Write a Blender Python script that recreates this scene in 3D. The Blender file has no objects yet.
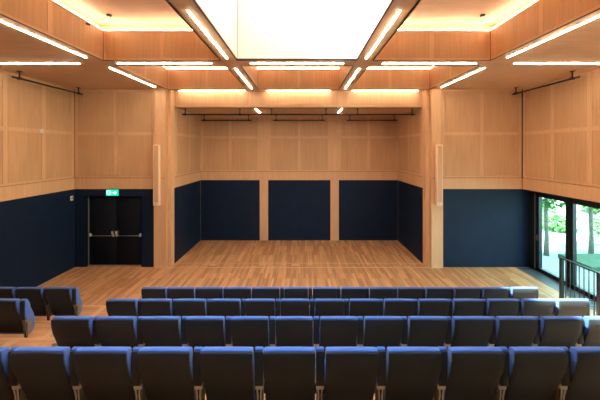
import bpy, bmesh, math, random
from mathutils import Vector, Matrix
random.seed(7)
scene = bpy.context.scene
C = scene.collection

# ------------------------------------------------------------------ materials
def new_mat(name):
    m = bpy.data.materials.new(name); m.use_nodes = True
    nt = m.node_tree
    return m, nt, nt.nodes['Principled BSDF']

def simple(name, col, rough=.6, metal=0., spec=.5):
    m, nt, b = new_mat(name)
    b.inputs['Base Color'].default_value = (*col, 1)
    b.inputs['Roughness'].default_value = rough
    b.inputs['Metallic'].default_value = metal
    b.inputs['Specular IOR Level'].default_value = spec
    return m

def wood(name, c1, c2, scale, big=(.6, .6, .25), rough=.55, fine=1.0):
    """veneer: grain runs along the axis with the low scale"""
    m, nt, b = new_mat(name)
    N = nt.nodes.new; L = nt.links.new
    tc = N('ShaderNodeTexCoord')
    mp = N('ShaderNodeMapping'); mp.inputs['Scale'].default_value = scale
    L(tc.outputs['Object'], mp.inputs[0])
    n1 = N('ShaderNodeTexNoise'); n1.inputs['Scale'].default_value = 1; n1.inputs['Detail'].default_value = 5
    n1.inputs['Roughness'].default_value = .65
    L(mp.outputs[0], n1.inputs['Vector'])
    mp2 = N('ShaderNodeMapping'); mp2.inputs['Scale'].default_value = big
    L(tc.outputs['Object'], mp2.inputs[0])
    n2 = N('ShaderNodeTexNoise'); n2.inputs['Scale'].default_value = 3.2
    L(mp2.outputs[0], n2.inputs['Vector'])
    mx = N('ShaderNodeMath'); mx.operation = 'MULTIPLY_ADD'; mx.inputs[1].default_value = .3; 
    L(n2.outputs['Fac'], mx.inputs[0]); 
    m8 = N('ShaderNodeMath'); m8.operation = 'MULTIPLY'; m8.inputs[1].default_value = .7
    L(n1.outputs['Fac'], m8.inputs[0]); L(m8.outputs[0], mx.inputs[2])
    cr = N('ShaderNodeValToRGB')
    cr.color_ramp.elements[0].position = .36; cr.color_ramp.elements[0].color = (*c1, 1)
    cr.color_ramp.elements[1].position = .64; cr.color_ramp.elements[1].color = (*c2, 1)
    L(mx.outputs[0], cr.inputs[0]); L(cr.outputs[0], b.inputs['Base Color'])
    b.inputs['Roughness'].default_value = rough
    b.inputs['Specular IOR Level'].default_value = .3
    return m

W1, W2 = (.44, .235, .118), (.60, .34, .185)
M_FRAME = wood('oak_veneer_frame', (.59, .36, .195), (.69, .44, .255), (26, 26, 1.2))
M_PANEL = wood('oak_veneer_panel', (.49, .295, .152), (.62, .385, .212), (38, 38, .9))
M_CEIL = wood('oak_veneer_ceiling', (.56, .355, .205), (.67, .44, .265), (1.0, 26, 26))
M_BEAM = wood('oak_veneer_beam', (.56, .355, .205), (.66, .435, .265), (24, 1.2, 24))

M_GROOVE = simple('dark_oak_groove', (.30, .17, .09), .7)
def floor_mat(name, rot, c1, c2):
    m, nt, b = new_mat(name)
    N = nt.nodes.new; L = nt.links.new
    tc = N('ShaderNodeTexCoord'); mp = N('ShaderNodeMapping')
    mp.inputs['Rotation'].default_value = (0, 0, rot)
    L(tc.outputs['Object'], mp.inputs[0])
    br = N('ShaderNodeTexBrick')
    br.inputs['Scale'].default_value = 1
    br.inputs['Brick Width'].default_value = .95
    br.inputs['Row Height'].default_value = .075
    br.inputs['Mortar Size'].default_value = .0012
    br.inputs['Bias'].default_value = -.1
    br.inputs['Color1'].default_value = (*c1, 1); br.inputs['Color2'].default_value = (*c2, 1)
    br.inputs['Mortar'].default_value = (c1[0]*.6, c1[1]*.55, c1[2]*.5, 1)
    br.offset = .37; br.offset_frequency = 3
    L(mp.outputs[0], br.inputs['Vector'])
    mp2 = N('ShaderNodeMapping'); mp2.inputs['Scale'].default_value = (1.2, 26, 1)
    L(mp.outputs[0], mp2.inputs[0])
    n = N('ShaderNodeTexNoise'); n.inputs['Scale'].default_value = 1; n.inputs['Detail'].default_value = 4
    L(mp2.outputs[0], n.inputs['Vector'])
    cr = N('ShaderNodeValToRGB')
    cr.color_ramp.elements[0].position = .3; cr.color_ramp.elements[0].color = (.72, .70, .68, 1)
    cr.color_ramp.elements[1].position = .7; cr.color_ramp.elements[1].color = (1.12, 1.12, 1.12, 1)
    L(n.outputs['Fac'], cr.inputs[0])
    mx = N('ShaderNodeMix'); mx.data_type = 'RGBA'; mx.blend_type = 'MULTIPLY'
    mx.inputs['Factor'].default_value = 1
    L(br.outputs['Color'], mx.inputs['A']); L(cr.outputs[0], mx.inputs['B'])
    L(mx.outputs['Result'], b.inputs['Base Color'])
    b.inputs['Roughness'].default_value = .42
    b.inputs['Specular IOR Level'].default_value = .35
    return m
M_FLOOR = floor_mat('oak_strip_floor', math.pi/2, (.40, .20, .088), (.70, .41, .205))
M_TIER = floor_mat('oak_tier_floor', 0, (.50, .27, .125), (.60, .345, .175))
M_NOSE = simple('oak_nosing', (.62, .38, .21), .45)

def noisy(name, c1, c2, sc, rough, detail=3):
    m, nt, b = new_mat(name)
    N = nt.nodes.new; L = nt.links.new
    tc = N('ShaderNodeTexCoord'); n = N('ShaderNodeTexNoise'); n.inputs['Scale'].default_value = sc
    n.inputs['Detail'].default_value = detail
    L(tc.outputs['Object'], n.inputs['Vector'])
    cr = N('ShaderNodeValToRGB')
    cr.color_ramp.elements[0].position = .35; cr.color_ramp.elements[0].color = (*c1, 1)
    cr.color_ramp.elements[1].position = .65; cr.color_ramp.elements[1].color = (*c2, 1)
    L(n.outputs['Fac'], cr.inputs[0]); L(cr.outputs[0], b.inputs['Base Color'])
    b.inputs['Roughness'].default_value = rough
    return m
M_NAVY = noisy('navy_wall_paint', (.0042, .0125, .036), (.0053, .0155, .043), 3, .6)
M_NAVY.node_tree.nodes['Principled BSDF'].inputs['Specular IOR Level'].default_value = .2
M_DOOR = noisy('dark_door_paint', (.003, .006, .012), (.004, .007, .014), 3, .7)
M_DOOR.node_tree.nodes['Principled BSDF'].inputs['Specular IOR Level'].default_value = .15
M_FABRIC = noisy('blue_upholstery', (.035, .115, .42), (.050, .155, .52), 220, .85)
M_FABRIC.node_tree.nodes['Principled BSDF'].inputs['Sheen Weight'].default_value = .25
M_SHELL = noisy('charcoal_back_cloth', (.0042, .0080, .0120), (.0065, .0120, .0170), 240, .8)
M_SHELL.node_tree.nodes['Principled BSDF'].inputs['Sheen Weight'].default_value = .12
M_STEEL = simple('satin_steel', (.62, .60, .55), .4, .15)
M_BEIGE = simple('beige_hinge', (.16, .14, .09), .5)
M_BLACK = simple('black_plastic', (.012, .012, .013), .5)
M_DARKMETAL = simple('dark_bronze_metal', (.030, .018, .014), .45, .4)
M_FRAMEMETAL = simple('anthracite_window_metal', (.012, .018, .024), .4, .3)
M_GREY = simple('grey_grate_metal', (.16, .22, .26), .35, .3)
M_WHITE = simple('white_plastic', (.72, .68, .60), .5)
M_ALU = simple('brushed_aluminium', (.45, .45, .43), .4, .7)
M_SPEAK = simple('speaker_pale_wood', (.82, .60, .42), .5)
M_GRILLE = noisy('speaker_grille', (.50, .31, .18), (.62, .40, .24), 160, .6)
M_BRASS = simple('brass_handle', (.45, .25, .08), .35, .8)
M_PLASTER = simple('exterior_render', (.55, .53, .50), .9)
M_GREEN = noisy('leaf_green', (.035, .15, .02), (.09, .24, .045), 2.5, .6)
M_GREEN2 = noisy('shrub_green', (.035, .11, .025), (.20, .30, .11), 1.6, .6)
M_BARK = noisy('tree_bark', (.09, .10, .08), (.18, .18, .14), 14, .9)
M_GRAVEL = noisy('pale_gravel', (.13, .14, .15), (.30, .31, .31), 26, .95, 6)
M_BANK = noisy('dry_bank', (.04, .09, .035), (.50, .48, .42), 2.2, .95, 6)
M_GRASS = noisy('lawn', (.025, .065, .035), (.04, .095, .05), 6, .9)

def emit(name, col, s):
    m, nt, b = new_mat(name)
    b.inputs['Base Color'].default_value = (*[min(.8, c_) for c_ in col], 1)
    b.inputs['Emission Color'].default_value = (*col, 1)
    b.inputs['Emission Strength'].default_value = s
    return m
LED = (1.0, .83, .62)
M_LED = emit('led_diffuser', LED, 24)
M_LEDSOFT = emit('led_wallwash_diffuser', LED, 13)
M_COVE = emit('led_cove', LED, 13)
M_SIGNG = emit('exit_sign_green', (.0, .36, .19), .7)
M_SIGNW = emit('exit_sign_white', (.6, 1, .8), .8)

def glass_mat(name, tint):
    m = bpy.data.materials.new(name); m.use_nodes = True
    nt = m.node_tree; nt.nodes.clear()
    N = nt.nodes.new; L = nt.links.new
    t = N('ShaderNodeBsdfTransparent'); t.inputs[0].default_value = (*tint, 1)
    g = N('ShaderNodeBsdfGlossy'); g.inputs['Roughness'].default_value = .02
    lw = N('ShaderNodeLayerWeight'); lw.inputs[0].default_value = .5
    pw = N('ShaderNodeMath'); pw.operation = 'POWER'; pw.inputs[1].default_value = 4
    L(lw.outputs['Facing'], pw.inputs[0])
    f = N('ShaderNodeMath'); f.operation = 'MULTIPLY_ADD'; f.inputs[1].default_value = .7; f.inputs[2].default_value = .03
    L(pw.outputs[0], f.inputs[0])
    mx = N('ShaderNodeMixShader'); o = N('ShaderNodeOutputMaterial')
    L(f.outputs[0], mx.inputs[0]); L(t.outputs[0], mx.inputs[1]); L(g.outputs[0], mx.inputs[2])
    L(mx.outputs[0], o.inputs[0])
    return m
M_GLASS = glass_mat('window_glass', (.80, .95, .90))
M_SKYGLASS = glass_mat('skylight_glass', (.9, .93, .95))

# ------------------------------------------------------------------ helpers
class MB:
    def __init__(s): s.bm = bmesh.new(); s.mats = []
    def mi(s, m):
        if m not in s.mats: s.mats.append(m)
        return s.mats.index(m)
    def box(s, x0, x1, y0, y1, z0, z1, m):
        i = s.mi(m)
        x0, x1 = min(x0, x1), max(x0, x1); y0, y1 = min(y0, y1), max(y0, y1); z0, z1 = min(z0, z1), max(z0, z1)
        v = [s.bm.verts.new(p) for p in ((x0,y0,z0),(x1,y0,z0),(x1,y1,z0),(x0,y1,z0),(x0,y0,z1),(x1,y0,z1),(x1,y1,z1),(x0,y1,z1))]
        for f in ((0,3,2,1),(4,5,6,7),(0,1,5,4),(1,2,6,5),(2,3,7,6),(3,0,4,7)):
            s.bm.faces.new([v[k] for k in f]).material_index = i
        return s
    def tube(s, pts, r, m, n=10):
        i = s.mi(m); rings = []
        pts = [Vector(p) for p in pts]
        for k, p in enumerate(pts):
            d = (pts[min(k+1, len(pts)-1)] - pts[max(k-1, 0)]).normalized()
            a = d.orthogonal().normalized() if abs(d.z) < .999 else Vector((1,0,0))
            if k: 
                a = (pa - pa.dot(d)*d).normalized()
            pa = a
            b = d.cross(a)
            rr = r[k] if isinstance(r, (list, tuple)) else r
            rings.append([s.bm.verts.new(p + a*math.cos(t)*rr + b*math.sin(t)*rr) for t in [2*math.pi*j/n for j in range(n)]])
        for q in range(len(rings)-1):
            for j in range(n):
                f = s.bm.faces.new((rings[q][j], rings[q][(j+1)%n], rings[q+1][(j+1)%n], rings[q+1][j])); f.material_index = i; f.smooth = True
        s.bm.faces.new(rings[0][::-1]).material_index = i
        s.bm.faces.new(rings[-1]).material_index = i
        return s
    def loft(s, prof, xs, fn, m):
        """closed (y,z) profile swept over x; fn(x,y,z)->point"""
        i = s.mi(m); rings = [[s.bm.verts.new(fn(x, y, z)) for y, z in prof] for x in xs]
        n = len(prof)
        for q in range(len(rings)-1):
            for j in range(n):
                s.bm.faces.new((rings[q][j], rings[q][(j+1)%n], rings[q+1][(j+1)%n], rings[q+1][j])).material_index = i
        s.bm.faces.new(rings[0][::-1]).material_index = i
        s.bm.faces.new(rings[-1]).material_index = i
        return s
    def bevel(s, w, seg=3, ang=40):
        bmesh.ops.recalc_face_normals(s.bm, faces=s.bm.faces)
        es = [e for e in s.bm.edges if len(e.link_faces) == 2 and e.calc_face_angle(0) > math.radians(ang)]
        bmesh.ops.bevel(s.bm, geom=es, offset=w, segments=seg, profile=.6, affect='EDGES', clamp_overlap=True)
        for f in s.bm.faces: f.smooth = True
        return s
    def build(s, name, parent=None, loc=None):
        bmesh.ops.recalc_face_normals(s.bm, faces=s.bm.faces)
        me = bpy.data.meshes.new(name); s.bm.to_mesh(me); s.bm.free()
        for m in s.mats: me.materials.append(m)
        o = bpy.data.objects.new(name, me); C.objects.link(o)
        if parent: o.parent = parent
        if loc: o.location = loc
        return o

def struct(o): o['kind'] = 'structure'; return o
def tag(o, label, cat, group=None, kind=None):
    o['label'] = label; o['category'] = cat
    if group: o['group'] = group
    if kind: o['kind'] = kind
    return o
def thing(name, loc, label, cat, group=None, rz=0):
    o = bpy.data.objects.new(name, None); C.objects.link(o); o.location = loc; o.rotation_euler[2] = rz
    o.empty_display_size = .1
    return tag(o, label, cat, group)

# ------------------------------------------------------------------ dimensions
HW = 7.0; YF = 9.375; YS = 12.15; SW = 4.0; ZC = 5.55; ZS = 5.03; ZW = 2.44; YB = -2.2
YL = 9.65
TIERS = [(6.71, .18), (5.61, .462), (4.62, .76), (3.62, 1.065), (2.56, 1.35), (1.56, 1.64), (.56, 1.93)]
TX = 5.95

# ------------------------------------------------------------------ floor, tiers
f = MB(); f.box(-7.3, 7.3, YB, 12.5, -.2, 0, M_FLOOR); struct(f.build('floor'))
t = MB()
for i, (y, z) in enumerate(TIERS):
    y1 = TIERS[i+1][0] if i+1 < len(TIERS) else YB
    t.box(-6.995, TX, y1, y, .002, z, M_TIER)
    t.box(-6.99, TX+.003, y-.05, y+.004, z-.03, z+.003, M_NOSE)
o = struct(t.build('tiered_floor'))
n = MB()                                         # nosing boards beside the left aisle
for i, (y, z) in enumerate(TIERS[:5]):
    n.box(-4.33, -4.21, TIERS[i+1][0], y-.05, z, z+.003, M_NOSE)
n.build('edge_board', o)
for i in range(1, 5):
    y, z = TIERS[i]; zb = TIERS[i-1][1]
    s_ = MB(); s_.box(-4.2, -3.05, y+.006, y+.26, zb+.001, (z+zb)/2, M_TIER); s_.box(-4.2, -3.05, y+.22, y+.265, (z+zb)/2-.02, (z+zb)/2+.003, M_NOSE)
    s_.build('aisle_step', o)
b = MB(); b.box(-4.05, 4.05, 9.30, 9.36, 0, .003, M_NOSE); b.box(-4.05, 4.05, 9.66, 9.70, 0, .003, M_NOSE)
struct(b.build('trim_2'))
g = MB(); g.box(6.76, 7.19, YB, YF-.02, 0, .012, M_GREY)
for k in range(170):
    y = -2 + k*.0665
    g.box(6.79, 7.16, y, y+.02, .012, .02, M_FRAMEMETAL)
tag(g.build('floor_grate'), 'long grey metal floor grate running along the foot of the glazed wall', 'grate')
for k, (x, w, lab) in enumerate(((-2.72, .26, 'small wooden floor hatch in the stage edge, left of centre'),
                                 (-.09, .30, 'small wooden floor hatch at the middle of the stage edge'))):
    h = thing('floor_hatch', (x, 9.52, 0), lab, 'floor hatch')
    q = MB(); q.box(-w/2, w/2, -.09, .09, .0, .004, M_DARKMETAL); q.build('hatch_frame', h)
    q = MB(); q.box(-w/2+.012, w/2-.012, -.078, .078, .004, .008, M_NOSE); q.build('hatch_lid', h)

# ------------------------------------------------------------------ walls
def wall(name, axis, pos, sg, u0, u1, zt, cols, rows=((2.85, 4.12), (4.22, None)), navy=True, base0=0., navy_cols=None, gut=.05):
    def B(mb, a, b_, w0, w1, z0, z1, m):
        if axis == 'x': mb.box(pos+sg*w0, pos+sg*w1, a, b_, z0, z1, m)
        else: mb.box(a, b_, pos+sg*w0, pos+sg*w1, z0, z1, m)
    mb = MB()
    B(mb, u0, u1, -.25, 0, base0, zt, M_PANEL)
    B(mb, u0, u1, 0, .022, ZW, ZW+.335, M_FRAME)
    B(mb, u0, u1, 0, .004, ZW+.337, ZW+.353, M_GROOVE)
    rws = [(a, (b_ or zt-.06)) for a, b_ in rows]
    top = zt
    # rails
    zs = [ZW+.36] + [v for r in rws for v in r] + [top]
    for k in range(0, len(zs), 2):
        if zs[k+1] - zs[k] > .004: B(mb, u0, u1, 0, .012, zs[k], zs[k+1], M_FRAME)
    us = [u0] + [v for c_ in cols for v in c_] + [u1]
    for r in rws:
        for k in range(0, len(us), 2):
            if us[k+1]-us[k] > .004: B(mb, us[k], us[k+1], 0, .012, r[0], r[1], M_FRAME)
    if navy_cols:
        e = [u0] + [v for c_ in navy_cols for v in c_] + [u1]
        for k in range(0, len(e), 2):
            if e[k+1]-e[k] > .004: B(mb, e[k], e[k+1], 0, .022, 0, ZW, M_FRAME)
    o = struct(mb.build(name))
    for c_ in cols:
        for r in rws:
            p = MB(); B(p, c_[0]+.012, c_[1]-.012, 0, .004, r[0]+.012, r[1]-.012, M_PANEL); p.build('panel', o)
    if navy:
        for a, b_ in (navy_cols or [(u0, u1)]):
            p = MB(); B(p, a, b_, 0, .008, 0, ZW, M_NAVY); p.build('wainscot', o)
    return o
def cols(u0, u1, n, edge=.09, gap=.11):
    w = (u1-u0-2*edge-(n-1)*gap)/n
    return [(u0+edge+k*(w+gap), u0+edge+k*(w+gap)+w) for k in range(n)]

lc = [(9.26-k*1.07-.95, 9.26-k*1.07) for k in range(10)][::-1]
wl = wall('wall_left', 'x', -HW, 1, YB, YF+.25, ZC, lc)
wr = wall('wall_right', 'x', HW, -1, YB, YF+.25, ZC, lc, navy=False, base0=ZW)
wall('wall_stage_left', 'x', -SW, 1, YL, YS+.25, ZS, cols(YL+.1, YS, 2))
wall('wall_stage_right', 'x', SW, -1, YL, YS+.25, ZS, cols(YL+.1, YS, 2))
sc = cols(-4.0, -1.6, 2) + cols(-1.26, 1.26, 2) + cols(1.6, 4.0, 2)
wall('wall_stage_back', 'y', YS, -1, -4.0, 4.0, ZS, sc, navy_cols=[(-3.99, -1.6), (-1.26, 1.26), (1.6, 3.99)])
# wall either side of the stage
wfr = wall('wall_front_right', 'y', YF, -1, 4.47, 7.25, ZC, cols(4.47, 6.98, 2))
# left one has the door opening: X -6.66..-4.88, Z 0..2.23
DX0, DX1, DZ = -6.66, -4.88, 2.23
mb = MB()
mb.box(-7.0, -4.47, YF, YF+.25, ZW, ZC, M_PANEL)
mb.box(-7.0, DX0, YF, YF+.25, 0, ZW, M_NAVY); mb.box(DX1, -4.47, YF, YF+.25, 0, ZW, M_NAVY)
mb.box(DX0, DX1, YF, YF+.25, DZ, ZW, M_NAVY); mb.box(DX0, DX1, YF+.2, YF+.25, 0, DZ, M_DOOR)
mb.box(-7.0, -4.47, YF-.022, YF, ZW, ZW+.335, M_FRAME)
mb.box(-7.0, -4.47, YF-.004, YF, ZW+.337, ZW+.353, M_GROOVE)
cc = cols(-6.98, -4.47, 2); rws = [(2.85, 4.12), (4.22, ZC-.06)]
for a, b_ in ((ZW+.36, 2.85), (4.12, 4.22), (ZC-.06, ZC)): mb.box(-7.0, -4.47, YF-.012, YF, a, b_, M_FRAME)
for r in rws:
    for a, b_ in ((-7.0, cc[0][0]), (cc[0][1], cc[1][0]), (cc[1][1], -4.47)): mb.box(a, b_, YF-.012, YF, r[0], r[1], M_FRAME)
wfl = struct(mb.build('wall_front_left'))
for c_ in cc:
    for r in rws:
        p = MB(); p.box(c_[0]+.012, c_[1]-.012, YF-.004, YF, r[0]+.012, r[1]-.012, M_PANEL); p.build('panel', wfl)
mb = MB(); mb.box(-7.25, 7.25, YB-.25, YB, 0, 4.2, M_NAVY); mb.box(-7.25, 7.25, YB-.25, YB, 4.2, ZC, M_PANEL); struct(mb.build('wall_rear'))
mb = MB(); mb.box(7.0, 7.25, YF-.012, YF, 0, ZW, M_NAVY)  # reveal beside the glazing
struct(mb.build('trim_3'))
mb = MB(); mb.box(6.965, 7.0, YF-.03, YF-.013, ZW, ZC, M_BLACK); struct(mb.build('trim_4'))
mb = MB(); mb.box(-6.993, -6.978, YF-.03, YF-.022, ZW, ZC, M_DARKMETAL); struct(mb.build('trim_5'))

# piers and lintel
for sg, nm in ((-1, 'trim_6'), (1, 'trim_7')):
    p = MB()
    p.box(sg*4.12, sg*4.47, 9.27, YF+.3, 0, ZC, M_FRAME)
    p.box(sg*3.995, sg*4.12, 9.40, YL+.012, 0, ZC, M_FRAME)
    p.box(sg*4.10, sg*4.12, 9.262, 9.40, 0, ZC, M_PANEL)
    p.box(sg*4.119, sg*4.475, 9.266, 9.27, ZW+.337, ZW+.353, M_GROOVE)
    p.box(sg*4.4, sg*4.475, 9.264, 9.27, ZW+.36, ZC, M_PANEL)
    struct(p.build(nm))
p = MB(); p.box(-3.99, 3.99, YL, YL+.2, ZS, ZC, M_FRAME)
for k in range(3):
    x0 = (-3.9, -1.26, 1.6)[k]; x1 = (-1.6, 1.26, 3.9)[k]
    p.box(x0, x1, YL-.006, YL, ZS+.07, ZC-.05, M_PANEL)
p.box(-3.99, 3.99, YL-.012, YL, ZS, ZS+.035, M_FRAME)
struct(p.build('trim_8'))

# ------------------------------------------------------------------ ceiling
XC = [-7.0, -4.1, -1.61, -1.26, 1.26, 1.61, 4.1, 7.0]
YC = [YB, .55, 3.25, 3.65, 6.35, 6.75, 9.36, YF]
cm = MB()
for i in range(7):
    for j in range(7):
        if i in (1, 3, 5) and j in (1, 3, 5) or (i == 3 and j == 2): continue
        m = M_BEAM if i in (2, 4) and j in (1, 3, 5) else M_CEIL
        cm.box(XC[i], XC[i+1], YC[j], YC[j+1], ZC, ZC+.04, m)
cm.box(-SW-.13, SW+.13, YF, YL+.2, ZC, ZC+.04, M_CEIL)
ceil = struct(cm.build('ceiling'))
st = MB(); st.box(-SW, SW, YL, YS, ZS, ZS+.05, M_CEIL)
st.box(-SW, SW, YL+.22, YL+.235, ZS-.004, ZS, M_DARKMETAL)
st.build('stage_ceiling', ceil)
def coffer(x0, x1, y0, y1):
    c = MB(); T = .03; E = .155; z0, z1, zt = ZC, 6.19, 6.36
    c.box(x0-T, x0, y0-T, y1+T, z0, z1, M_PANEL); c.box(x1, x1+T, y0-T, y1+T, z0, z1, M_PANEL)
    c.box(x0, x1, y0-T, y0, z0, z1, M_PANEL); c.box(x0, x1, y1, y1+T, z0, z1, M_PANEL)
    # ledge + outer closure
    for a in ((x0-E, x0, y0-E, y1+E), (x1, x1+E, y0-E, y1+E), (x0, x1, y0-E, y0), (x0, x1, y1, y1+E)):
        c.box(*a, z1-.02, z1-.001, M_FRAME)
    c.box(x0-E-.02, x0-E, y0-E, y1+E, z1-.02, zt, M_FRAME); c.box(x1+E, x1+E+.02, y0-E, y1+E, z1-.02, zt, M_FRAME)
    c.box(x0-E, x1+E, y0-E-.02, y0-E, z1-.02, zt, M_FRAME); c.box(x0-E, x1+E, y1+E, y1+E+.02, z1-.02, zt, M_FRAME)
    c.box(x0-E, x1+E, y0-E, y1+E, zt, zt+.03, M_CEIL)
    F = .006
    for (ax, p_, sg, a, b_) in (('x', x0, 1, y0, y1), ('x', x1, -1, y0, y1), ('y', y0, 1, x0, x1), ('y', y1, -1, x0, x1)):
        mid = (a+b_)/2
        segs = [(a+.012, a+.05, z0, z1), (b_-.05, b_-.012, z0, z1), (mid-.045, mid+.045, z0, z1), (a+.05, mid-.045, z0, z0+.05), (mid+.045, b_-.05, z0, z0+.05), (a+.05, mid-.045, z1-.05, z1), (mid+.045, b_-.05, z1-.05, z1)]
        for s0, s1, q0, q1 in segs:
            if ax == 'x': c.box(p_, p_+sg*F, s0, s1, q0, q1, M_FRAME)
            else: c.box(s0, s1, p_, p_+sg*F, q0, q1, M_FRAME)
    for x in (x0, x1):
        for y in (y0, y1):
            sx = 1 if x == x0 else -1; sy = 1 if y == y0 else -1
            c.box(x, x+sx*.01, y, y+sy*.01, z0, z1, M_DARKMETAL)
    for a in ((x0-.004, x0+.008, y0, y1), (x1-.008, x1+.004, y0, y1), (x0, x1, y0-.004, y0+.008), (x0, x1, y1-.008, y1+.004)):
        c.box(*a, z0-.003, z0+.006, M_DARKMETAL)
    return c.build('coffer', ceil)
cells = []
for i in (1, 3, 5):
    for j in (1, 3, 5):
        if i == 3 and j in (1, 3): continue
        coffer(XC[i], XC[i+1], YC[j], YC[j+1]); cells.append((i, j))
# skylight shaft; unseen rear stretch added so sun reaches the right-hand seats
ZT = 7.4
s_ = MB(); x0, x1, y0, y1 = XC[3], XC[4], YC[1], YC[4]
M_SHAFT = wood('oak_veneer_shaft', (.64, .40, .27), (.74, .49, .35), (30, 30, 1.0))
s_.box(x0-.06, x0, y0-.06, y1+.06, ZC+.001, ZT, M_SHAFT); s_.box(x1, x1+.06, y0-.06, y1+.06, ZC+.001, ZT, M_SHAFT)
s_.box(x0, x1, y0-.06, y0, ZC+.001, ZT, M_SHAFT); s_.box(x0, x1, y1, y1+.06, ZC+.001, ZT, M_SHAFT)
for x in (x0, x1):
    sx = 1 if x == x0 else -1
    s_.box(x, x+sx*.008, y1-.008, y1, ZC, ZT, M_DARKMETAL)
s_.box(x0, x1, y1-.01, y1+.01, ZC-.004, ZC+.012, M_DARKMETAL)
s_.box(x0-.01, x0+.01, y0, y1, ZC-.004, ZC+.012, M_DARKMETAL); s_.box(x1-.01, x1+.01, y0, y1, ZC-.004, ZC+.012, M_DARKMETAL)
s_.build('skylight_shaft', ceil)
w = MB()
w.box(x0-.1, x1+.1, y0-.1, y0, ZT, ZT+.08, M_FRAMEMETAL); w.box(x0-.1, x1+.1, y1, y1+.1, ZT, ZT+.08, M_FRAMEMETAL)
w.box(x0-.1, x0, y0, y1, ZT, ZT+.08, M_FRAMEMETAL); w.box(x1, x1+.1, y0, y1, ZT, ZT+.08, M_FRAMEMETAL)
sk = struct(w.build('window_5'))
w = MB(); w.box(x0, x1, y0, y1, ZT+.03, ZT+.04, M_SKYGLASS); w.build('pane', sk)

# roof and outer closure
r = MB(); zr0, zr1 = 6.45, 6.6
r.box(-7.4, x0-.06, YB-.4, 9.9, zr0, zr1, M_PLASTER); r.box(x1+.06, 7.45, YB-.4, 9.9, zr0, zr1, M_PLASTER)
r.box(x0-.06, x1+.06, YB-.4, y0-.06, zr0, zr1, M_PLASTER); r.box(x0-.06, x1+.06, y1+.06, 9.9, zr0, zr1, M_PLASTER)
r.box(-7.4, -7.25, YB-.4, 9.9, ZC, zr0, M_PLASTER); r.box(7.3, 7.45, YB-.4, 9.9, ZW, zr0, M_PLASTER)
r.box(-7.4, 7.4, YB-.4, YB-.25, ZC, zr0, M_PLASTER); r.box(-7.4, 7.45, 9.86, 9.98, ZC+.05, zr0, M_PLASTER)
r.box(-7.3, -4.6, YF+.26, 9.86, 0, ZC, M_PLASTER); r.box(4.6, 7.25, YF+.26, 9.86, 0, ZC+.06, M_PLASTER)
r.box(7.25, 7.45, YF, 9.9, 0, ZC+.06, M_PLASTER)
r.box(-4.3, 4.3, 9.9, 12.42, ZS+.06, ZS+.3, M_PLASTER); r.box(-4.3, 4.3, 12.41, 12.5, 0, ZS+.06, M_PLASTER)
r.box(7.02, 7.3, YB, YF, ZW, ZW+.1, M_FRAMEMETAL)
struct(r.build('roof'))

# ------------------------------------------------------------------ glazing on the right
GX = 7.25
bays = [(8.05, 9.36), (5.6, 7.93), (3.1, 5.48), (.6, 2.98), (-2.1, .48)]
wnum = 1
for k, (a, b_) in enumerate(bays):
    if k == 4: wnum = 6
    w = MB(); top, bot = 2.43, .0
    el = .37 if k == 0 else .07
    w.box(GX-.04, GX+.06, b_-el, b_, bot, top, M_FRAMEMETAL)
    w.box(GX-.04, GX+.06, a, a+.035 if k == 0 else a+.05, bot, top, M_FRAMEMETAL)
    w.box(GX-.04, GX+.06, a, b_, 2.25, top, M_FRAMEMETAL); w.box(GX-.04, GX+.06, a, b_, bot, .12, M_FRAMEMETAL)
    w.box(GX-.06, GX+.08, a-.12, a, bot, top, M_FRAMEMETAL)
    if k == 0: w.box(GX-.055, GX-.04, 9.13, 9.15, .05, 2.35, M_GREY)
    o = struct(w.build('window_%d' % wnum)); wnum += 1
    w = MB(); w.box(GX, GX+.012, a+.03, b_-el+.01, .11, 2.26, M_GLASS); w.build('pane', o)
    if k == 0:
        h = MB(); h.tube([(GX-.04, 9.06, 1.01), (GX-.09, 9.06, 1.01), (GX-.095, 8.99, 1.01)], .009, M_BRASS)
        h.box(GX-.05, GX-.04, 9.035, 9.085, .93, 1.09, M_BRASS); h.build('door_handle', o)

# ------------------------------------------------------------------ door
d = MB(); yd = YF+.09
d.box(DX0, DX0+.035, YF+.01, YF+.2, 0, DZ, M_DOOR); d.box(DX1-.035, DX1, YF+.01, YF+.2, 0, DZ, M_DOOR); d.box(DX0+.035, DX1-.035, YF+.01, YF+.2, DZ-.035, DZ, M_DOOR)
door = struct(d.build('door_1'))
e = MB(); e.box(DX0+.035, DX0+.06, yd-.02, yd, .02, DZ-.04, M_ALU); e.build('metal_jamb_strip', door)
e = MB(); e.box(DX0+.035, DX1-.035, yd-.03, yd+.05, 0.001, .03, M_ALU); e.build('threshold', door)
xm = (DX0+DX1)/2+.02
for a, b_ in ((DX0+.065, xm-.006), (xm+.006, DX1-.04)):
    l = MB(); l.box(a, b_, yd, yd+.06, .032, DZ-.04, M_DOOR); l.bevel(.004, 1); leaf = l.build('door_leaf', door)
    q = MB(); q.tube([(a+.02, yd-.07, .97), (b_-.04, yd-.07, .97)], .010, M_ALU)
    for x in (a+.05, b_-.05):
        q.box(x-.02, x+.02, yd-.075, yd, .94, 1.03, M_STEEL)
    q.build('crash_bar', leaf)
    q = MB(); x = b_-.055 if a < -5.9 else a+.055
    q.box(x-.028, x+.028, yd-.05, yd, .98, 1.13, M_BLACK); q.tube([(x, yd-.05, 1.08), (x, yd-.10, 1.08)], .017, M_STEEL)
    q.box(x-.03, x+.012, yd-.105, yd-.09, 1.03, 1.12, M_STEEL); q.build('door_handle', leaf)

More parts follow.
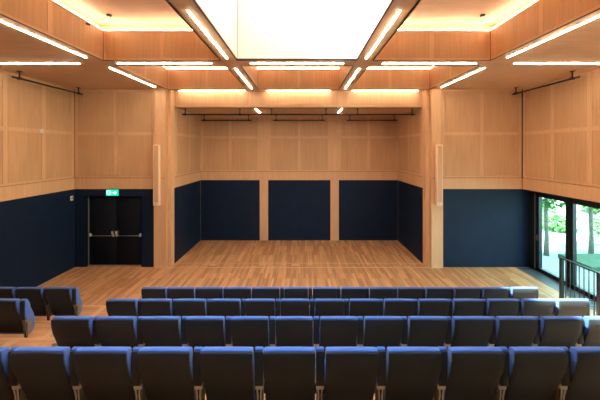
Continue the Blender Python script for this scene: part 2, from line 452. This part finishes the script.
# exit sign: running figure, door and arrow
es = thing('exit_sign', (-5.80, YF-.045, 2.235), 'green emergency exit sign with running figure and arrow above the double door', 'exit sign')
q = MB(); q.box(-.18, .18, 0, .043, 0, .185, M_SIGNG); q.build('sign_panel', es)
q = MB(); Y0, Y1 = -.003, 0
q.box(-.155, -.145, Y0, Y1, .03, .155, M_SIGNW); q.box(-.155, -.075, Y0, Y1, .145, .155, M_SIGNW); q.box(-.085, -.075, Y0, Y1, .03, .155, M_SIGNW)
q.box(-.055, -.035, Y0, Y1, .122, .142, M_SIGNW)
def sl(mb, p, q_, wd, m):
    a = Vector((p[0], 0, p[1])); b_ = Vector((q_[0], 0, q_[1])); n_ = (b_-a).normalized(); s = Vector((-n_.z, 0, n_.x))*wd/2
    v = []
    for y in (Y0, Y1):
        v.append([mb.bm.verts.new(c_+Vector((0, y, 0))) for c_ in (a+s, b_+s, b_-s, a-s)])
    i = mb.mi(m)
    for fc in (v[0], v[1][::-1], *[(v[0][k], v[1][k], v[1][(k+1)%4], v[0][(k+1)%4]) for k in range(4)]): mb.bm.faces.new(fc).material_index = i
sl(q, (-.05, .12), (-.065, .075), .02, M_SIGNW); sl(q, (-.065, .08), (-.035, .055), .012, M_SIGNW); sl(q, (-.035, .055), (-.045, .028), .011, M_SIGNW)
sl(q, (-.065, .078), (-.085, .05), .012, M_SIGNW); sl(q, (-.085, .05), (-.11, .045), .011, M_SIGNW); sl(q, (-.05, .112), (-.022, .09), .009, M_SIGNW); sl(q, (-.055, .112), (-.09, .095), .009, M_SIGNW)
q.build('running_figure', es)
q = MB(); sl(q, (.02, .09), (.125, .09), .024, M_SIGNW); sl(q, (.085, .14), (.135, .088), .022, M_SIGNW); sl(q, (.085, .04), (.135, .092), .022, M_SIGNW); q.build('arrow', es)

th = thing('wall_switch', (-HW+.0085, 9.24, 2.10), 'small white wall switch on the navy left wall beside the door', 'switch')
q = MB(); q.box(0, .02, -.05, .05, 0, .14, M_WHITE); q.bevel(.006, 2); q.build('cover_plate', th)
q = MB(); q.box(.02, .027, -.02, .02, .05, .10, M_BLACK); q.build('rocker', th)
th = thing('wall_sensor', (-HW+.0125, 8.17, 4.12), 'small pale square sensor on the wood panelled left wall', 'sensor')
q = MB(); q.box(0, .03, -.05, .05, 0, .10, M_WHITE); q.bevel(.01, 2); q.build('sensor_cover', th)
q = MB(); q.tube([(.03, 0, .05), (.038, 0, .05)], .018, M_ALU); q.build('sensor_lens', th)

# ------------------------------------------------------------------ column speakers
for x, side in ((-4.33, 'left'), (4.30, 'right')):
    s = thing('column_speaker', (x, 9.265, 1.96), 'tall slim wood-toned column loudspeaker on the pier %s of the stage' % side, 'speaker', 'column speakers beside the stage')
    q = MB(); q.box(-.09, .09, -.14, -.03, 0, 1.86, M_SPEAK); q.bevel(.008, 2); q.build('cabinet', s)
    q = MB(); q.box(-.065, .065, -.146, -.14, .10, 1.83, M_GRILLE); q.build('grille', s)
    q = MB(); q.tube([(0, -.147, .05), (0, -.141, .05)], .014, M_BLACK); q.build('badge', s)
    for z in (.3, 1.5):
        q = MB(); q.box(-.03, .03, -.03, 0, z, z+.08, M_BLACK); q.build('wall_bracket', s)

# ------------------------------------------------------------------ linear ceiling lights
def strip(x0, y0, x1, y1, label, z=ZC, group='recessed linear ceiling lights'):
    cx, cy = (x0+x1)/2, (y0+y1)/2
    s = thing('strip_light', (cx, cy, z), label, 'ceiling light', group)
    dx, dy = abs(x1-x0)/2, abs(y1-y0)/2
    a, b_ = max(dx, .022), max(dy, .022)
    q = MB(); q.box(-a, a, -b_, b_, -.006, 0, M_WHITE); q.build('housing', s)
    a, b_ = max(dx-.006, .013), max(dy-.006, .013)
    q = MB(); q.box(-a, a, -b_, b_, -.014, -.006, M_LEDSOFT if 'lintel' in label else M_LED); q.build('diffuser', s)
for sg, sd in ((-1, 'left'), (1, 'right')):
    strip(sg*4.3, 3.9, sg*4.3, 6.13, 'long strip light running towards the stage on the %s outer ceiling' % sd)
    strip(sg*4.3, 6.88, sg*4.3, 9.02, 'strip light near the stage pier on the %s outer ceiling' % sd)
    strip(sg*4.74, 6.55, sg*6.9, 6.55, 'crosswise strip light ending at the %s side wall' % sd)
    strip(sg*1.86, 6.55, sg*3.92, 6.55, 'crosswise strip light between the two %s ceiling coffers' % sd)
    strip(sg*1.435, 4.06, sg*1.435, 6.2, 'strip light on the beam along the %s edge of the skylight' % sd)
    strip(sg*1.435, 6.95, sg*1.435, 9.2, 'strip light on the %s beam between skylight and stage' % sd)
    strip(sg*1.69, 9.53, sg*3.8, 9.53, 'strip light washing the %s third of the stage lintel' % sd)
    strip(sg*1.435, 9.95, sg*1.435, 11.0, 'short strip light on the %s of the lower stage ceiling' % sd, ZS)
strip(-1.02, 6.55, 1.02, 6.55, 'crosswise strip light just beyond the foot of the skylight')
strip(-1.02, 9.53, 1.02, 9.53, 'strip light washing the middle of the stage lintel')
# cove lights on the coffer ledges; unseen rear pair added to brighten the foreground
names = {1: 'left', 3: 'middle', 5: 'right'}; rown = {1: 'added rear', 3: 'central', 5: 'front'}
for i, j in cells:
    x0, x1, y0, y1 = XC[i], XC[i+1], YC[j], YC[j+1]
    s = thing('cove_light', ((x0+x1)/2, (y0+y1)/2, 6.19), 'glowing cove light around the %s %s ceiling coffer' % (rown[j], names[i]), 'cove light', 'cove lights around the ceiling coffers')
    hx, hy = (x1-x0)/2, (y1-y0)/2
    for a in ((-hx-.03, -hx-.005, -hy, hy), (hx+.005, hx+.03, -hy, hy), (-hx, hx, -hy-.03, -hy-.005), (-hx, hx, hy+.005, hy+.03)):
        q = MB(); q.box(*a, .0, .016, M_COVE); q.build('light_strip', s)
# smoke detectors
for x, lab in ((-3.75, 'small round smoke detector inside the central left ceiling coffer'), (3.72, 'small round smoke detector inside the central right ceiling coffer')):
    s = thing('smoke_detector', (x, 6.0, 6.36), lab, 'smoke detector')
    q = MB(); q.tube([(0, 0, 0), (0, 0, -.02), (0, 0, -.035)], [.05, .05, .03], M_DARKMETAL, 16); q.build('detector_body', s)
    q = MB(); q.tube([(0, 0, -.035), (0, 0, -.045)], .012, M_WHITE); q.build('sensor_tip', s)
s = thing('cove_spotlight', (-4.055, 5.85, 6.10), 'tiny dark spotlight on the edge of the left ceiling coffer', 'spotlight')
q = MB(); q.box(-.039, .0, -.02, .02, .0, .03, M_DARKMETAL); q.build('spot_base', s)
q = MB(); q.tube([(0, 0, .015), (.03, -.02, -.01)], .02, M_DARKMETAL); q.build('spot_head', s)

# ------------------------------------------------------------------ suspended rails
def rail(p0, p1, z, zc, hang, label):
    p0 = Vector(p0); p1 = Vector(p1); c_ = (p0+p1)/2
    s = thing('ceiling_rail', (c_.x, c_.y, z), label, 'rail', 'dark hanging rails under the ceiling')
    a, b_ = p0-c_, p1-c_
    q = MB(); q.tube([(a.x, a.y, 0), (b_.x, b_.y, 0)], .024, M_DARKMETAL); q.build('rod', s)
    for h in hang:
        x, y = h[0]-c_.x, h[1]-c_.y
        q = MB(); q.box(x-.012, x+.012, y-.012, y+.012, .02, zc-z-.015, M_DARKMETAL); q.box(x-.04, x+.04, y-.04, y+.04, zc-z-.015, zc-z, M_DARKMETAL)
        q.box(x-.034, x+.034, y-.034, y+.034, -.03, .03, M_DARKMETAL)
        q.build('hanger', s)
rail((-6.67, 7.02), (-6.67, 9.25), 5.37, ZC, [(-6.67, 7.2), (-6.67, 9.1)], 'dark rail hanging along the left side wall')
rail((6.60, 7.02), (6.60, 9.25), 5.37, ZC, [(6.60, 7.2), (6.60, 9.1)], 'dark rail hanging along the right side wall')
rail((-3.88, 10.0), (3.88, 10.0), 4.84, ZS, [(x, 10.0) for x in (-3.78, -1.96, -.91, .91, 1.96, 3.78)], 'long dark rail spanning the full width of the stage')
for a, b_, lab in ((-3.87, -1.88, 'left'), (-1.03, 1.03, 'middle'), (1.88, 3.87, 'right')):
    rail((a, 11.85), (b_, 11.85), 4.83, ZS, [(a+.12, 11.85), (b_-.12, 11.85)], 'short dark rail near the stage back wall, %s of three' % lab)

# ------------------------------------------------------------------ guard rail on the right of the tiers
rx = TX-.06; ry0, ry1 = 5.83, 6.68; bz = TIERS[0][1]; rh = 1.065
s = thing('guard_rail', (rx, ry0, bz+.003), 'black metal guard railing with thin balusters beside the glazed wall', 'railing')
for y in (0, ry1-ry0):
    q = MB(); q.box(-.03, .03, y-.03, y+.03, 0, rh, M_FRAMEMETAL); q.build('post', s)
q = MB(); q.box(-.03, .03, -.03, ry1-ry0+.03, rh, rh+.02, M_FRAMEMETAL); q.build('handrail', s)
q = MB(); q.box(-.012, .012, .03, ry1-ry0-.03, .06, .085, M_FRAMEMETAL); q.build('bottom_rail', s)
for k in range(1, 8):
    y = k*(ry1-ry0)/8
    q = MB(); q.tube([(0, y, .085), (0, y, rh)], .009, M_FRAMEMETAL, 8); q.build('baluster', s)

# ------------------------------------------------------------------ seats
def crown(x): return -.004*(abs(x)/.24)**3
def make_seat():
    root = bpy.data.objects.new('theatre_seat', None); C.objects.link(root); root.empty_display_size = .1
    xs = [-.223+.446*k/8 for k in range(9)]
    def fn(x, y, z):
        k = 1 - .07*max(0, (.62-z)/.4)
        cr = crown(x) if z > .8 else 0
        return (x*k, y , z+cr)
    prof = [(.012, .864), (.014, .78), (.036, .68), (.082, .56), (.142, .40), (.172, .29),
            (.225, .28), (.215, .40), (.165, .56), (.124, .68), (.106, .78), (.092, .850), (.05, .866)]
    q = MB(); q.loft(prof, xs, fn, M_FABRIC); q.bevel(.014, 3, 38); q.build('backrest', root)
    xs2 = [-.225+.450*k/8 for k in range(9)]
    prof = [(-.002, .850), (.0, .78), (.022, .675), (.068, .555), (.128, .395), (.160, .272),
            (.178, .276), (.152, .40), (.092, .56), (.044, .68), (.022, .78), (.02, .852)]
    q = MB(); q.loft(prof, xs2, fn, M_SHELL); q.bevel(.006, 2, 50); q.build('back_shell', root)
    # folded seat pad
    prof = [(.205, .60), (.235, .63), (.27, .60), (.315, .50), (.335, .40), (.325, .29), (.28, .215), (.225, .205), (.235, .30), (.225, .42), (.19, .54)]
    xs3 = [-.235+.47*k/6 for k in range(7)]
    q = MB(); q.loft(prof, xs3, lambda x, y, z: (x, y, z), M_FABRIC); q.bevel(.012, 3, 38); q.build('seat_pad', root)
    q = MB(); q.box(-.25, .25, .20, .235, .34, .42, M_BLACK); q.bevel(.008, 2); q.build('seat_hinge', root)
    def side(x):
        prof = [(.075, .832), (.10, .842), (.125, .825), (.165, .74), (.192, .62), (.20, .54), (.17, .50), (.11, .50), (.085, .56), (.075, .68)]
        q = MB(); q.loft(prof, [x-.036, x-.012, x+.012, x+.036], lambda a, y, z: (a, y, z), M_FABRIC)
        q.bevel(.010, 3, 38); arm = q.build('armrest', root)
        q = MB(); q.box(x-.037, x+.037, .066, .079, .515, .815, M_SHELL); q.bevel(.003, 1); q.build('rear_cover', arm)
        q = MB()
        q.box(x-.022, x+.022, .10, .19, .46, .505, M_STEEL); q.box(x-.034, x+.034, .095, .115, .465, .50, M_STEEL)
        q.box(x-.012, x+.012, .12, .15, .03, .46, M_BLACK)
        q.tube([(x-.018, .095, .47), (x-.012, .105, .40), (x-.018, .125, .22), (x-.024, .125, .03)], .006, M_STEEL, 8)
        q.tube([(x+.018, .095, .47), (x+.012, .105, .40), (x+.018, .125, .22), (x+.024, .125, .03)], .006, M_STEEL, 8)
        q.box(x-.04, x+.04, .05, .26, 0, .03, M_BLACK)
        q.build('leg', root)
        q = MB(); q.box(x-.03, x+.03, .125, .20, .27, .455, M_BEIGE); q.bevel(.008, 2); q.build('side_bracket', root)
    return root, side
seat, add_side = make_seat()
add_side(.27)
def copy_tree(o, parent=None):
    c = o.copy(); C.objects.link(c); c.parent = parent
    for ch in list(o.children): copy_tree(ch, c)
    return c
left_end = copy_tree(seat)
# left end leg: copies of the right-hand ones shifted by one pitch
P = .54
for ch in list(left_end.children):
    if ch.name.split('.')[0] in ('leg', 'side_bracket'):
        n_ = copy_tree(ch, left_end); n_.location.x = -P+.01
ORD = ['leftmost', 'second', 'third', 'fourth', 'fifth', 'sixth', 'seventh', 'eighth', 'ninth', 'tenth', 'eleventh', 'twelfth', 'thirteenth', 'rightmost']
ROWY = [5.66, 4.64, 3.605, 2.565]
rows = [('first', 'row nearest stage', range(-5, 9)), ('second', 'second row from stage', range(-5, 9)), ('third', 'third row from stage', range(-5, 8)), ('nearest', 'row nearest the viewer', range(-5, 6))]
used = {'seat': False, 'end': False}
def place(endtype, loc, label, group):
    src = left_end if endtype else seat; k = 'end' if endtype else 'seat'
    o = src if not used[k] else copy_tree(src)
    used[k] = True
    o.location = loc; tag(o, label, 'seat', group)
    return o
jobs = []
for ri, (rn, desc, ks) in enumerate(rows):
    ks = list(ks)
    for n_, k in enumerate(ks):
        last = n_ == len(ks)-1
        if n_ == 0: pos = 'seat at the left end of the'
        elif last: pos = 'seat at the right end of the'
        else: pos = ORD[n_] + ' seat from left in the'
        sun = (ri in (0, 1, 2) and last) or (ri == 1 and n_ == len(ks)-2)
        lab = ('sunlit ' if sun else '') + 'blue ' + pos + ' ' + desc + (', centre block' if ri < 3 else '')
        jobs.append((n_ == 0, (P*k+(0, 0, .016, 0)[ri], ROWY[ri], TIERS[ri][1]+.003), lab, 'theatre seats of the %s centre row' % rn))
for n_, x in enumerate((-4.515, -5.055, -5.595)):
    lab = ('blue theatre seat at the aisle end of the far left block, front row', 'blue theatre seat second from the aisle, front row of left block', 'blue theatre seat cut by the left picture edge, front row of left block')[n_]
    jobs.append((n_ == 2, (x, ROWY[0], TIERS[0][1]+.003), lab, 'theatre seats of the left block'))
for n_, x in enumerate((-4.55, -5.09)):
    lab = ('blue theatre seat at the aisle end of the left block, second row', 'blue theatre seat second from the aisle, second row of left block')[n_]
    jobs.append((n_ == 1, (x, ROWY[1], TIERS[1][1]+.003), lab, 'theatre seats of the left block'))
for j in jobs:
    o = place(*j)
    if 'left block' in j[2]:                      # steel leg parts swapped to the darker beige material
        for ch in o.children:
            if ch.name.split('.')[0] == 'leg':
                ch.data = ch.data.copy()
                for k_ in range(len(ch.data.materials)):
                    ch.data.materials[k_] = M_BEIGE if k_ == 0 else M_BLACK

# ------------------------------------------------------------------ outside
g = MB(); g.box(7.46, 11.5, -12, 45, -.3, -.03, M_GRAVEL); tag(g.build('gravel_ground'), 'pale gravel ground outside the glazed wall', 'ground', kind='stuff')
g = MB(); i = g.mi(M_GRASS)
for a, b_, c_, d_ in ((8.9, 11.4, 9.1, 10.3),): g.box(a, b_, c_, d_, -.03, .10, M_GRASS)
tag(g.build('lawn_strip'), 'green lawn strip outside beyond the second window pane', 'lawn', kind='stuff')
# bank: rising slope
g = bmesh.new(); NX, NY = 24, 30
vv = []
for a in range(NX+1):
    rowv = []
    for b_ in range(NY+1):
        u = a/NX; yy = -2 + 44*b_/NY
        dist = 0 + 22*u
        # slope starts on an oblique line, far from the building
        x = 11.5 + dist; 
        x += max(0, (6-yy))*.0
        z = -.05 + 3.4*(1-math.cos(min(1, u*2.2)*math.pi))/2 + .25*math.sin(yy*1.3+u*9)*u
        rowv.append(g.verts.new((x, yy, z)))
    vv.append(rowv)
for a in range(NX):
    for b_ in range(NY):
        g.faces.new((vv[a][b_], vv[a+1][b_], vv[a+1][b_+1], vv[a][b_+1])).smooth = True
me = bpy.data.meshes.new('bank'); g.to_mesh(me); g.free(); me.materials.append(M_BANK)
o = bpy.data.objects.new('earth_bank', me); C.objects.link(o); tag(o, 'sunlit pale earth bank rising behind the trees outside', 'bank', kind='stuff')

def leaves(mb, c_, rad, n, size, m):
    i = mb.mi(m); c_ = Vector(c_)
    for _ in range(n):
        while True:
            p = Vector((random.uniform(-1, 1), random.uniform(-1, 1), random.uniform(-1, 1)))
            if p.length <= 1: break
        if p.length > 0: p = p * (p.length ** -.35)
        p = Vector((p.x*rad[0], p.y*rad[1], p.z*rad[2])) + c_
        a = Vector((random.gauss(0, 1), random.gauss(0, 1), random.gauss(0, 1))).normalized(); b_ = a.orthogonal().normalized()
        sz = size*random.uniform(.6, 1.3)
        c4 = (p+a*sz, p+b_*sz*.55, p-a*sz, p-b_*sz*.55)
        mb.bm.faces.new([mb.bm.verts.new(v) for v in c4]).material_index = i
trees = [(8.66, 10.5, 'slim tree outside seen through the first glazed pane', .068), (10.23, 10.5, 'slim tree outside seen through the second glazed pane', .068)]
for x, y, lab, r_ in trees:
    s = thing('tree', (x, y, -.03), lab, 'tree', 'slim trees on the gravel outside')
    q = MB(); q.tube([(0, 0, 0), (.02, .01, .7), (-.02, 0, 1.5), (.03, .02, 2.3), (.05, 0, 3.0)], [r_*1.25, r_, r_*.9, r_*.7, r_*.4], M_BARK, 12)
    for b_ in range(7):
        an = b_*2.4; zz = 1.7+.17*b_
        q.tube([(0, 0, zz), (math.cos(an)*.5, math.sin(an)*.5, zz+.35), (math.cos(an)*.95, math.sin(an)*.95, zz+.55)], [.03, .02, .01], M_BARK, 6)
    q.build('trunk', s)
    q = MB(); leaves(q, (0, 0, 2.75), (.95, 1.2, 1.1), 2200, .075, M_GREEN); q.build('foliage', s)
sh = [(11.7, 13.9, .75), (13.0, 12.4, .85), (12.6, 16.2, 1.0), (14.6, 14.6, .9), (15.6, 17.6, 1.2), (13.4, 19.2, 1.1), (17.5, 20.5, 1.5), (16.2, 13.0, 1.0), (18.5, 16.5, 1.2), (15.0, 22.0, 1.5), (20, 19, 1.5), (19.6, 23.5, 1.6)]
def bankz(x):
    u = (x-11.5)/22
    return -.05 + 3.4*(1-math.cos(min(1, u*2.2)*math.pi))/2
def where(k): return ('lowest and nearest', 'low, right of the lowest one', 'behind the lowest one', 'in mid slope', 'in mid slope, farther back', 'on the left of the slope', 'high on the slope', 'on the right of the slope', 'high on the right', 'far back on the left', 'at the top right', 'at the very back')[k]
for k, (x, y, r_) in enumerate(sh):
    s = thing('shrub', (x, y, bankz(x)), 'leafy green shrub on the sunlit bank, ' + where(k), 'shrub', 'shrubs on the bank outside')
    q = MB(); leaves(q, (0, 0, r_*.45), (r_, r_, r_*.6), 1100, .085, M_GREEN2 if k % 2 else M_GREEN); q.build('foliage', s)
    q = MB()
    for b_ in range(6):
        an = b_*1.05; q.tube([(0, 0, -.05), (math.cos(an)*r_*.3, math.sin(an)*r_*.3, r_*.35), (math.cos(an)*r_*.7, math.sin(an)*r_*.7, r_*.6)], [.03, .02, .008], M_BARK, 6)
    q.build('stem', s)

# ------------------------------------------------------------------ light
w = bpy.data.worlds.new('sky'); scene.world = w; w.use_nodes = True
bg = w.node_tree.nodes['Background']; bg.inputs[0].default_value = (.60, .84, 1.0, 1); bg.inputs[1].default_value = 3.2
sd = Vector((.82, .16, -1)).normalized()
su = bpy.data.lights.new('sun', 'SUN'); su.energy = 18; su.angle = math.radians(2.0); su.color = (.94, 1, .99)
so = bpy.data.objects.new('sun', su); C.objects.link(so); so.rotation_euler = sd.to_track_quat('-Z', 'Y').to_euler(); so.location = (-10, 0, 15)

# ------------------------------------------------------------------ camera
cd = bpy.data.cameras.new('camera'); cam = bpy.data.objects.new('camera', cd); C.objects.link(cam)
cam.location = (.11, 0, 3.656); cam.rotation_euler = (math.pi/2, 0, 0)
cd.sensor_width = 36; cd.lens = 18; cd.shift_y = -50/600; cd.shift_x = -2/600; cd.clip_start = .05
scene.camera = cam
scene.view_settings.view_transform = 'Standard'; scene.view_settings.look = 'None'
scene.view_settings.exposure = 1.9; scene.view_settings.gamma = 1; scene.view_settings.use_curve_mapping = False
